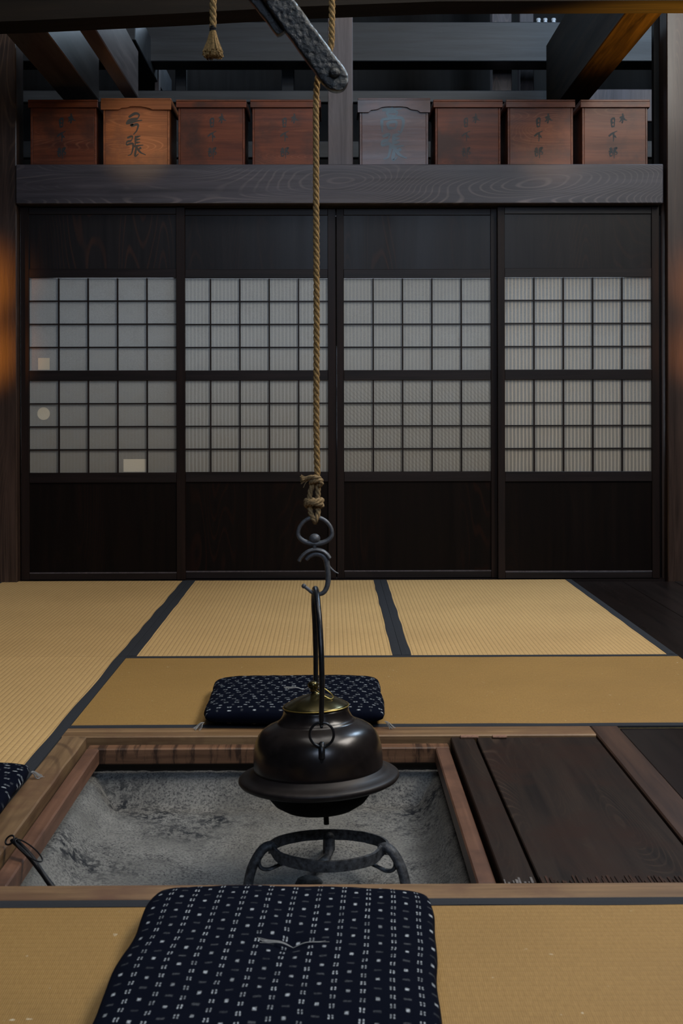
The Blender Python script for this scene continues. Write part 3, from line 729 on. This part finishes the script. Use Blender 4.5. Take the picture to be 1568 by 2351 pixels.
# inner ledge, a step lower
rail_h('ledge_rail', (-.5930, .2875, 3.1150, 3.1530, -.054, -.0155), M['ledge'], 'scorched inner ledge rail')
rail_h('ledge_rail', (-.5930, -.5610, 2.2255, 3.1145, -.054, -.015), M['ledge_y'])
rail_h('ledge_rail', (.2525, .2860, 2.2255, 3.1145, -.054, -.015), M['ledge_y'])
rail_h('ledge_rail', (-.5930, .2875, 2.1860, 2.225, -.054, -.015), M['ledge'])
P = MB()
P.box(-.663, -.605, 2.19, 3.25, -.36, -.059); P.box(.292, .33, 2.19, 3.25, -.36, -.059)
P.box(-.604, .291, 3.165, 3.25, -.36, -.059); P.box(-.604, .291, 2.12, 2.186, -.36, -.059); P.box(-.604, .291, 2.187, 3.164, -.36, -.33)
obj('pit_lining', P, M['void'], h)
# covered half of the hearth: dark boards
b1 = obj('cover_board', bx(.2945, .3520, 2.197, 3.166, -.050, -.004), M['board'], h, bevel=.002)
b2 = obj('cover_board', bx(.3585, .6540, 2.190, 3.166, -.050, -.005), M['board'], h, bevel=.002)
obj('edge_beam', bx(.6565, .7265, 2.1825, 3.2505, -.056, .0012), M['board_red'], h, bevel=.003)['label'] = 'reddish edge beam'
# splintered front ends of the cover boards
def splinters(x0, x1, m, seed, dens):
    random.seed(seed); mb = MB(); x = x0
    while x < x1:
        wd = random.uniform(.0015, .005); ln = random.uniform(.006, .034) * dens
        mb.box(x, min(x + wd, x1), 2.1905, 2.1905 + ln, -.0047, -.0035 + random.uniform(0, .0012)); x += wd + random.uniform(.0, .006)
    return obj('splintered_edge', mb, m, h)
s1 = splinters(.2960, .3500, M['splinter'], 3, .9); s1['kind'] = 'stuff'
s2 = splinters(.3600, .6530, M['worn'], 5, 1.1); s2['kind'] = 'stuff'
random.seed(11)
for a, b in ((.318, .362), (.397, .432)):
    obj('wooden_peg', bx(a, b, 3.150, 3.1655, -.0035, .0015), M['pale_wood'], h, bevel=.001)

# ash bed
def ash_h(x, y):
    d = min(x + .600, .290 - x, 3.160 - y, y - 2.186)
    wob = .018 * noise.noise(Vector((x * 4, y * 4, 0)))
    dl = x + .600
    if dl <= d + .001: wob *= .25
    t = (d + wob - .022) / .070; t = max(0, min(1, t)); s = t * t * (3 - 2 * t)
    z = -.083 - .054 * s - .030 * max(0, min(1, d / .3))
    cx, cy = x + .1, y - 2.6
    z -= .018 * math.exp(-(cx * cx + cy * cy) / .06)
    z += .0055 * noise.fractal(Vector((x * 6, y * 6, 3)), 1, 2, 3) * (.2 + s)
    z += .0018 * noise.fractal(Vector((x * 38, y * 38, 1)), 1, 2, 3)
    z += .040 * math.exp(-((x + .005) ** 2 + (y - 2.80) ** 2) / .009)
    z -= .0 * math.exp(-((x + .56 + .02 * math.sin(y * 9)) / .006) ** 2)
    return z
A = MB(); nx, ny = 150, 160
for j in range(ny + 1):
    for i in range(nx + 1):
        x = -.6035 + .894 * i / nx; y = 2.188 + .975 * j / ny; A.v.append((x, y, ash_h(x, y)))
for j in range(ny):
    for i in range(nx):
        q = j * (nx + 1) + i; A.f.append((q, q + 1, q + nx + 2, q + nx + 1))
o = solo('ash_bed', A, M['ash'], 'grey ash bed specked with charcoal inside the sunken hearth', 'ash', smooth=True); o['kind'] = 'stuff'

def lump(name, c, r, m, label, seed, grp=None):
    mb = MB().ball((0, 0, 0), 1, 14); out = MB(); out.f = mb.f
    for v in mb.v:
        v = Vector(v); k = 1 + .28 * noise.noise(v * 1.7 + Vector((seed, 0, 0))) + .12 * noise.noise(v * 4 + Vector((0, seed, 0)))
        out.v.append((c[0] + v.x * r[0] * k, c[1] + v.y * r[1] * k, c[2] + v.z * r[2] * k))
    return solo(name, out, m, label, 'charcoal', grp)
lump('charcoal_lump', (-.062, 2.49, -.150), (.030, .028, .020), M['coal'], 'dark rounded charcoal lump lying under the iron trivet', 2)
lump('charcoal_lump', (.012, 2.515, -.150), (.044, .024, .022), M['coalash'], 'pale ash coated charcoal log under the middle of the trivet', 5)
lump('charcoal_lump', (.085, 2.47, -.152), (.015, .012, .030), M['coalash'], 'small pale charcoal stump near the right trivet leg', 8)
lump('charcoal_lump', (-.045, 2.62, -.158), (.028, .016, .013), M['coal'], 'flat black charcoal chip seen through the trivet ring', 9)

# ------------------------------------------------------------------ trivet
tv = thing('iron_trivet', (-.005, 2.60, -.19), 'three legged iron trivet ring standing in the ash', 'trivet')
TX, TY = -.005, 2.60
def tz(y): return -.082 - (y - TY) * .09
ring = MB(); n = 72
for i in range(n):
    a = 2 * PI * i / n
    for r, dz in ((.1225, -.0115), (.1225, .0095), (.1165, .0105), (.1155, -.0115)):
        x = TX + r * math.cos(a); y = TY + r * math.sin(a)
        lift = .011 * (math.exp(-((a - 3.44) / .20) ** 2) + math.exp(-((a - 5.85) / .20) ** 2)) - .005 * math.exp(-((a - 4.71) / .6) ** 2)
        ring.v.append((x, y, tz(y) + dz + lift + .0008 * noise.noise(Vector((a * 6, r * 50, 0)))))
for i in range(n):
    for j in range(4):
        j2 = (j + 1) % 4; i2 = (i + 1) % n; ring.f.append((i * 4 + j, i * 4 + j2, i2 * 4 + j2, i2 * 4 + j))
obj('ring', ring, M['trivet'], tv, smooth=False)
for a in (R(90), R(197), R(335)):
    ca, sa = math.cos(a), math.sin(a); rear = sa > .5; zt = tz(TY + .12 * sa) + (-.008 if rear else .009)
    pr = [(.113, zt + .002), (.122, zt + .006), (.136, zt + .001), (.150, zt - .016), (.162, zt - .042), (.169, zt - .078), (.172, zt - .118)]
    pts = smooth_path([(TX + r * ca, TY + r * sa, z) for r, z in pr], 6)
    obj('leg', MB().tube(pts, [.0115 + .0025 * (i / len(pts)) for i in range(len(pts))], 12, up=(-sa, ca, 0), flat=.72), M['trivet'], tv, smooth=True)
    if rear:
        pts = smooth_path([(TX + .001, TY + .118, zt), (TX + .001, TY + .112, zt - .020), (TX - .002, TY + .098, zt - .030), (TX - .014, TY + .070, zt - .036), (TX - .030, TY + .040, zt - .040)], 6)
        rr = [.011, .011, .008, .012, .005]
    else:
        pts = smooth_path([(TX + r * ca, TY + r * sa, zt + dz) for r, dz in [(.146, -.014), (.143, -.034), (.128, -.041), (.108, -.036), (.085, -.030), (.066, -.028)]], 6)
        rr = [.007, .008, .007, .006, .006, .005]
    m_ = len(pts) - 1
    def rad(i, rr=rr, m_=m_):
        q = i / m_ * (len(rr) - 1); k = min(int(q), len(rr) - 2); return rr[k] + (rr[k + 1] - rr[k]) * (q - k)
    obj('prong', MB().tube(pts, [rad(i) for i in range(m_ + 1)], 10, up=(-sa, ca, 0), flat=.5), M['trivet'], tv, smooth=True)

# ------------------------------------------------------------------ kettle
KX, KY = -.0262, 2.62
kt = thing('iron_kettle', (KX, KY, -.04), 'dark brimmed kettle with brassy lid hanging over the hearth', 'kettle')
body = [(0, -.012), (.045, -.011), (.072, -.004), (.092, .008), (.105, .024), (.112, .038), (.115, .046)]
obj('kettle_base', MB().lathe(body, KX, KY, 72), M['iron_under'], kt, smooth=True)['label'] = 'soot black rounded underside'
obj('brim', MB().lathe([(.112, .043), (.138, .0445), (.153, .0480), (.1605, .0520), (.1638, .0565), (.1630, .0610), (.1600, .0635), (.1520, .0655), (.1430, .0680), (.1370, .0715), (.1330, .0765), (.128, .079)], KX, KY, 90), M['brim'], kt, smooth=True)
obj('kettle_body', MB().lathe([(.127, .0700), (.1308, .074), (.1315, .084), (.1315, .100), (.1300, .117), (.1265, .132), (.1205, .145), (.1125, .1545), (.1025, .161), (.0920, .1655), (.0825, .1695), (.0785, .1710), (.0775, .1735), (.0755, .1745), (.0715, .1800), (.0680, .1870), (.0662, .1940), (.0655, .1985), (.060, .199)], KX, KY, 90), M['iron'], kt, smooth=True)
obj('lid_rim', MB().tube([(KX + .0668 * math.cos(2 * PI * i / 72), KY + .0668 * math.sin(2 * PI * i / 72), .2012) for i in range(72)], .0013, 6, closed=True), M['brasswire'], kt, smooth=True)['label'] = 'brighter brass rim line'
obj('lid', MB().lathe([(.0655, .1985), (.0672, .2005), (.0668, .2030), (.0635, .2050), (.0585, .2080), (.046, .2145), (.030, .2205), (.015, .2245), (.009, .2270), (.006, .2300), (.0055, .2320)], KX, KY, 72), M['brass'], kt, smooth=True)['label'] = 'brassy domed lid'
KNX = KX - .006
kn = obj('lid_knob', MB().lathe([(.0055, .2300), (.0075, .2330), (.0060, .2355), (.0100, .2395), (.0112, .2440), (.0095, .2485), (.0050, .2515), (.0001, .2525)], KX - .004, KY, 24), M['brass'], kt, smooth=True)
lp = smooth_path([(KX + .002, KY - .008, .238), (KX + .012, KY - .014, .242), (KX + .028, KY - .018, .232), (KX + .036, KY - .018, .222), (KX + .030, KY - .020, .218), (KX + .014, KY - .018, .227), (KX + .004, KY - .010, .234)], 6)
obj('lid_loop', MB().tube(lp, .0011, 6), M['brasswire'], kt, smooth=True)['label'] = 'thin yellow brass wire loop'
obj('base_peg', MB().tube([(-.0145, 2.60, -.006), (-.0145, 2.60, -.033)], .0055, 10), M['iron_under'], kt)
# the pot hangs a little askew: right side and front slightly raised
T0 = Matrix.Translation((-.004, 0, .23)) @ Matrix.Rotation(R(-2.3), 4, 'Y') @ Matrix.Rotation(R(-1.6), 4, 'X') @ Matrix.Translation((0, 0, -.23))
for ch in kt.children: ch.data.transform(T0)
# lugs with hanging rings, front and back
for s, rx in ((-1, -.0180), (1, -.032)):
    ly = KY + s * .121
    obj('lug', MB().tube(smooth_path([(rx, KY + s * .108, .150), (rx, ly, .152), (rx, ly + s * .007, .143), (rx, ly + s * .008, .128), (rx, ly + s * .006, .116)]), [.007] * 10 + [.0065] * 20 + [.004] * 11, 10), M['handle'], kt, smooth=True)
    cz = .1745; cy = ly + s * .004
    obj('lug_ring', MB().tube([(rx + .0235 * math.cos(2 * PI * i / 32), cy, cz + .0235 * math.sin(2 * PI * i / 32)) for i in range(32)], .0026, 8, closed=True), M['handle'], kt, smooth=True)
xf, xr = -.0185, -.0325
hp = smooth_path([(xf, KY - .123, .1925), (xf, KY - .126, .215), (xf + .001, KY - .130, .28), (xf - .001, KY - .118, .35), (xf - .006, KY - .080, .410), (-.0305, KY, .4395),
                  (xr - .003, KY + .080, .410), (xr - .0015, KY + .118, .35), (xr, KY + .130, .28), (xr, KY + .126, .215), (xr, KY + .123, .1925)], 10)
hd = obj('bail_handle', MB().tube(hp, [.0046 + .0014 * math.sin(PI * i / (len(hp) - 1)) for i in range(len(hp))], 12, up=(1, 0, 0)), M['handle'], kt, smooth=True)
for px, s in ((xf, -1), (xr, 1)):
    obj('handle_curl', MB().tube([(px, KY + s * .125, .199 + .0062 * 0), (px, KY + s * .119, .1965), (px, KY + s * .120, .1905), (px, KY + s * .128, .190)], .0032, 8), M['handle'], kt, smooth=True)

# ------------------------------------------------------------------ hook, swivel, rope
HY = KY
hk = thing('kettle_hook', (-.032, HY, .42), 'grey forged iron swivel hook between the rope and kettle handle', 'hook')
sw = [(-.0315 + .0345 * math.cos(2 * PI * i / 40) * (1 - .11 * math.sin(2 * PI * i / 40)), HY, .5560 + (.0300 if math.sin(2 * PI * i / 40) > 0 else .0240) * math.sin(2 * PI * i / 40)) for i in range(40)]
obj('swivel_ring', MB().tube(sw, [.0040 + .0012 * max(0, -math.sin(2 * PI * i / 40)) for i in range(40)], 10, closed=True), M['hookiron'], hk, smooth=True)
obj('swivel_pin', MB().ball((-.0325, HY, .5425), .0105, 16, (1.1, 1, .95)).tube([(-.0325, HY, .54), (-.0325, HY, .515)], .0040, 10), M['hookiron'], hk, smooth=True)
hp = smooth_path([(-.0500, HY, .4990), (-.0430, HY, .5060), (-.0317, HY, .5110), (-.0190, HY, .5090), (-.0105, HY, .5010), (-.0070, HY, .4870), (-.0052, HY, .4685), (-.0065, HY, .4480),
                  (-.0140, HY, .4330), (-.0276, HY, .4285), (-.0386, HY, .4330), (-.0465, HY, .4395), (-.0540, HY, .4450)], 8)
n = len(hp)
obj('hook_shank', MB().tube(hp, [.0036 + .0022 * math.sin(PI * min(1, i / n * 1.25)) for i in range(n)], 12, up=(0, 1, 0)), M['hookiron'], hk, smooth=True)
obj('hook_tip', MB().ball((-.0548, HY, .4456), .0050, 14), M['hookiron'], hk, smooth=True)
sd = smooth_path([(-.0645, HY, .4965), (-.0605, HY, .5035), (-.0535, HY, .5110), (-.0430, HY, .5175), (-.0295, HY, .5200), (-.0165, HY, .5170), (-.0075, HY, .5105), (-.0015, HY, .5020)], 6)
obj('hook_saddle', MB().tube(sd, .0105, 12, up=(0, 1, 0), flat=.36), M['hookiron'], hk, smooth=True)
obj('hook_spur', MB().tube(smooth_path([(-.0055, HY, .4900), (-.0015, HY, .4835), (.0045, HY, .4775), (.0100, HY, .4735), (.0160, HY, .4710)], 6), [.0030 - .00008 * i for i in range(25)], 8), M['hookiron'], hk, smooth=True)

RY = 2.625
rp = thing('hanging_rope', (-.028, RY, .58), 'twisted hemp rope hanging from above, knotted to the kettle hook', 'rope')
path = smooth_path([(.006, RY, 2.70), (.006, RY, 2.2), (.0055, RY, 1.75), (.005, RY, 1.60), (.002, RY + .004, 1.545), (-.018, RY + .006, 1.505), (-.027, RY, 1.45), (-.028, RY, 1.30), (-.0275, RY, 1.0), (-.0285, RY, .80), (-.0272, RY, .69), (-.0270, RY, .655)], 12)
obj('rope_length', twisted(path, .0066, .040), M['rope'], rp, smooth=True)
# loop below: two parts of rope going round the swivel ring, with two knots
for sx in (-1, 1):
    pth = smooth_path([(-.0275 + .002 * sx, RY, .668), (-.033 + .0075 * sx, RY - .003, .640), (-.034 + .0085 * sx, RY - .002, .618), (-.034 + .0085 * sx, RY, .605), (-.0325 + .0065 * sx, RY - .006, .590), (-.0315 + .001 * sx, RY - .009, .580), (-.0315, RY - .001, .5755)], 8)
    obj('rope_loop', twisted(pth, .0056, .034), M['knot'], rp, smooth=True)
kp = []
for i in range(46):
    a = 2 * PI * i / 22; kp.append((-.0340 + .0155 * math.cos(a), RY - .0155 * math.sin(a), .6150 + .0060 * math.cos(a * .5 + .6) + .0025 * math.sin(a)))
obj('rope_knot', twisted(kp, .0062, .034), M['knot'], rp, smooth=True)
kp = smooth_path([(-.024, RY - .006, .650), (-.018, RY - .009, .655), (-.022, RY - .013, .661), (-.034, RY - .013, .660), (-.040, RY - .003, .655), (-.034, RY + .008, .650), (-.022, RY + .006, .650), (-.019, RY - .008, .662), (-.030, RY - .014, .668), (-.042, RY - .010, .667), (-.050, RY - .004, .664), (-.054, RY, .661)], 8)
obj('rope_knot', twisted(kp, .0050, .030), M['knot'], rp, smooth=True)
def tuft(c, d, n, length, spread, r, seed):
    random.seed(seed); mb = MB(); c = Vector(c); d = Vector(d).normalized()
    for i in range(n):
        o = Vector((random.gauss(0, 1), random.gauss(0, 1), random.gauss(0, 1))); o = (o - o.dot(d) * d) * spread
        p1 = c + d * length * .5 + o * .45; p2 = c + d * length * random.uniform(.8, 1.05) + o
        mb.tube([c + o * .1, p1, p2], [r, r, r * .6], 4)
    return mb
obj('rope_fray', tuft((-.044, RY, .664), (-1, -.2, -.1), 160, .017, .0042, .0008, 3), M['knot'], rp)['kind'] = 'stuff'

# tail rope with a frayed tassel
tr = thing('tassel_rope', (-.238, RY, 1.53), 'short rope end with frayed tassel hanging at the upper left', 'rope')
obj('rope_length', twisted(smooth_path([(-.236, RY, 2.70), (-.236, RY, 2.0), (-.2372, RY, 1.70), (-.2378, RY, 1.585)], 12), .0072, .044), M['rope'], tr, smooth=True)
obj('binding', MB().tube([(-.2378 + .0062 * math.cos(i * .5), RY + .0062 * math.sin(i * .5), 1.5775 + .00028 * i) for i in range(38)], .0013, 6), M['heri'], tr)
T = MB(); random.seed(4)
for i in range(420):
    a = random.uniform(0, 2 * PI); q = math.sqrt(random.random()); ca, sa = math.cos(a), math.sin(a)
    b0 = Vector((-.2378 + .005 * q * ca, RY + .005 * q * sa, 1.580))
    r2 = .0215 * q; ln = random.uniform(.042, .056)
    b1 = Vector((-.2378 + r2 * .55 * ca, RY + r2 * .55 * sa, 1.580 - ln * .5)); b2 = Vector((-.2378 + r2 * ca, RY + r2 * sa, 1.580 - ln))
    b3 = b2 + Vector((-.004 * ca * q + random.gauss(0, .001), -.004 * sa * q, -.002))
    T.tube([b0, b1, b2, b3], [.0011, .0012, .0011, .0006], 4)
obj('tassel', T, M['rope'], tr)['kind'] = 'stuff'
beam('hanging_crossbar', (-.60, .5, 2.585, 2.665, 2.69, 2.78), M['beam_d'], 'wooden crossbar above the view from which the ropes hang')
beam('hanging_crossbar', (.50, .58, 1.5, 4.85, 2.69, 2.78), M['beam_d'], 'long bar above the view carrying the rope crossbar')
beam('hanging_crossbar', (-.68, -.60, 1.5, 4.85, 2.69, 2.78), M['beam_d'], 'second long bar above the view, left of the ropes')

# hammered iron lever of the height adjuster
lv = thing('iron_lever', (.0095, 2.585, 1.43), 'slanting hammered black iron lever plate holding the rope', 'lever')
def plate(c, u, L, hw, y0, y1, endr, n=26):
    """long plate from rounded end at c along direction u (XZ); bumpy outline, gridded front"""
    mb = MB(); u = Vector(u).normalized(); nrm = Vector((-u[1], u[0]))
    rows = []; K = 60
    ss = [(-endr * math.cos(PI / 2 * k / 10)) for k in range(10)] + [L * k / K for k in range(K + 1)]
    for s in ss:
        wdt = hw * (math.sqrt(max(0.0, 1 - (s / endr) ** 2)) if s < 0 else 1 - .10 * s / L) + 1e-4
        wdt += .0010 * noise.noise(Vector((s * 40, hw * 9, 0))) if s >= 0 else 0
        rows.append((s, wdt))
    m = 14
    for s, wd in rows:
        for k in range(m + 1):
            t = -1 + 2 * k / m; p = Vector(c) + u * s + nrm * (t * wd)
            ed = max(0, (abs(t) - .86) / .14) ** 2 * .0035
            y = y0 + ed + .0012 * noise.noise(Vector((p.x * 90, p.y * 90, 2)))
            mb.v.append((p.x, y, p.y))
    a = m + 1
    for i in range(len(rows) - 1):
        for k in range(m): mb.f.append((i * a + k, i * a + k + 1, (i + 1) * a + k + 1, (i + 1) * a + k))
    nb = len(mb.v)
    for s, wd in rows:
        for t in (-1, 1):
            p = Vector(c) + u * s + nrm * (t * wd); mb.v.append((p.x, y1, p.y))
    for i in range(len(rows) - 1):
        mb.f += [(i * a, (i + 1) * a, nb + 2 * i + 2, nb + 2 * i), (i * a + m, nb + 2 * i + 1, nb + 2 * i + 3, (i + 1) * a + m), (nb + 2 * i, nb + 2 * i + 2, nb + 2 * i + 3, nb + 2 * i + 1)]
    q = (len(rows) - 1); mb.f.append(tuple([q * a + k for k in range(m + 1)] + [nb + 2 * q + 1, nb + 2 * q]))
    mb.f.append(tuple([k for k in range(m + 1)] + [nb + 1, nb]))
    return mb
obj('lever_plate', plate((.0095, 1.4705), (-.59, .807), .50, .0258, 2.560, 2.585, .031), M['hammered'], lv, smooth=True)
obj('side_plate', plate((-.0960, 1.5660), (-.62, .785), .30, .0115, 2.578, 2.600, .004), M['hammered'], lv, smooth=True)
obj('rivet', MB().ball((.0100, 2.560, 1.4760), .0120, 16, (1, .75, 1)), M['hammered'], lv, smooth=True)
obj('stud', MB().ball((-.0745, 2.570, 1.6300), .0085, 14, (1, .8, 1)), M['hammered'], lv, smooth=True)

# ------------------------------------------------------------------ cushions
def cushion(cx, cy, wd, dp, T, rot, label, seed, uvoff=(0, 0), lift=0.0, corners=((-1, -1), (1, -1), (-1, 1), (1, 1)), swap=False):
    t = thing('floor_cushion', (cx, cy, .002 + lift), label, 'cushion', 'indigo floor cushions round the hearth'); t.rotation_euler = (0, 0, rot)
    n = 56; me = bpy.data.meshes.new('cushion_cover'); V = []; F = []; UV = []
    def P(u, v, s):
        pinch = 1 - .012 * (1 - abs(v) ** 3) * abs(u) ** 6; pinch2 = 1 - .012 * (1 - abs(u) ** 3) * abs(v) ** 6
        x = u * wd / 2 * pinch; y = v * dp / 2 * pinch2
        x += .006 * noise.noise(Vector((v * 2.2, seed, u))) * abs(u) ** 2; y += .006 * noise.noise(Vector((u * 2.2, seed + 9, v))) * abs(v) ** 2
        # rounded corners
        cr = max(0, abs(u) ** 5 * abs(v) ** 5); x *= 1 - .05 * cr; y *= 1 - .05 * cr
        h = (max(0, (1 - abs(u) ** 5) * (1 - abs(v) ** 5))) ** .34
        z = T * h
        if s > 0:
            z *= 1 + .12 * noise.noise(Vector((u * 2.5, v * 2.5, seed)))
            z -= T * .35 * math.exp(-((u - .05) ** 2 + (v - .05) ** 2) / .012)
            z += .0018 * noise.noise(Vector((u * 9, v * 7, seed))) * h
            z += T
        else: z = T - z * .97
        return (x, y, z)
    for s in (1, -1):
        for j in range(n + 1):
            for i in range(n + 1):
                u = math.sin(PI / 2 * (-1 + 2 * i / n)) * .5 + (-1 + 2 * i / n) * .5
                v = math.sin(PI / 2 * (-1 + 2 * j / n)) * .5 + (-1 + 2 * j / n) * .5
                V.append(P(u, v, s)); q = (u * wd / 2 + uvoff[0], v * dp / 2 + uvoff[1]); UV.append((q[1] * 1.0, q[0] * .88) if swap else q)
    a = n + 1
    for s in (0, 1):
        for j in range(n):
            for i in range(n):
                q = s * a * a + j * a + i
                F.append((q, q + 1, q + a + 1, q + a) if s == 0 else (q, q + a, q + a + 1, q + 1))
    me.from_pydata(V, [], F)
    uvl = me.uv_layers.new(name='UV')
    for lp_ in me.loops: uvl.data[lp_.index].uv = UV[lp_.vertex_index]
    for p in me.polygons: p.use_smooth = True
    bm = bmesh.new(); bm.from_mesh(me); bmesh.ops.remove_doubles(bm, verts=bm.verts, dist=.0004); bm.to_mesh(me); bm.free()
    link('cushion_cover', me, M['kasuri'], t)
    random.seed(seed)
    def threads(c, n_, L, dirs, nm):
        mb = MB()
        for i in range(n_):
            d = Vector(dirs(i)).normalized(); side = Vector((-d.y, d.x, 0)) * random.uniform(-.35, .35)
            q = [Vector(c), Vector(c) + d * L * .35 + side * L * .3 + Vector((0, 0, .004)), Vector(c) + d * L * .75 + side * L * .7 + Vector((0, 0, .001)), Vector(c) + d * L * random.uniform(.9, 1.1) + side * L * .5]
            q = [Vector((p.x, p.y, max(p.z, .0015))) for p in smooth_path(q, 4)]
            mb.tube(q, .00048, 4)
        o = link(nm, mb.mesh(nm), M['thread'], t); o['label'] = 'loose white threads'; o['kind'] = 'stuff'
    threads((.02, .012, T * 1.72), 7, .050, lambda i: (random.choice((-1, 1, -1)), random.uniform(-.3, .25), .16), 'centre_tuft')
    for sx, sy in corners:
        threads((sx * wd * .482, sy * dp * .482, T * .60), 16, .030, lambda i, sx=sx, sy=sy: (sx * random.uniform(.3, 1), sy * random.uniform(-.1, .9), -.5), 'corner_tuft')
    return t
cushion(-.0745, 1.800, .450, .535, .027, R(-3), 'indigo flecked cushion in the foreground, in front of the hearth', 21, (.003, .0), corners=((-1, -1), (1, -1)))
cushion(-.0935, 3.452, .470, .450, .027, R(.4), 'indigo flecked cushion behind the kettle on the crosswise mat', 33, (.01, .008), corners=((-1, -1), (1, -1)), swap=True)
cushion(-.876, 2.575, .468, .470, .024, R(1), 'indigo flecked cushion cut off by the left edge of the view', 45, (.006, .003), swap=True)

# ------------------------------------------------------------------ fire tongs leaning on the hearth ledge
tg = thing('fire_tongs', (-.50, 2.30, -.09), 'black iron fire tongs with wire loops leaning over the left hearth rim', 'tongs')
for k in (0, 1):
    dx = .006 * k
    pts = [(-.589 + dx, 2.372 + dx, .014), (-.548 + dx * .6, 2.338 + dx * .4, -.006), (-.505, 2.302 - dx * .3, -.038), (-.440, 2.2450, -.088)]
    obj('rod', MB().tube(smooth_path(pts, 6), [.0034 + .00014 * i for i in range(19)], 10), M['tongs'], tg, smooth=True)
def loop(c, a, b, ra, rb, r=.0014):
    c = Vector(c); a = Vector(a).normalized() * ra; b = Vector(b).normalized() * rb
    return MB().tube([c + a * math.cos(2 * PI * i / 30) + b * math.sin(2 * PI * i / 30) for i in range(30)], r, 6, closed=True)
obj('wire_loop', loop((-.550, 2.340, .006), (.081, -.07, -.032), (.6, .7, .1), .040, .011), M['tongs'], tg, smooth=True)
obj('wire_loop', loop((-.592, 2.372, .014), (.5, -.2, .3), (-.2, .6, .6), .011, .008, .0018), M['tongs'], tg, smooth=True)
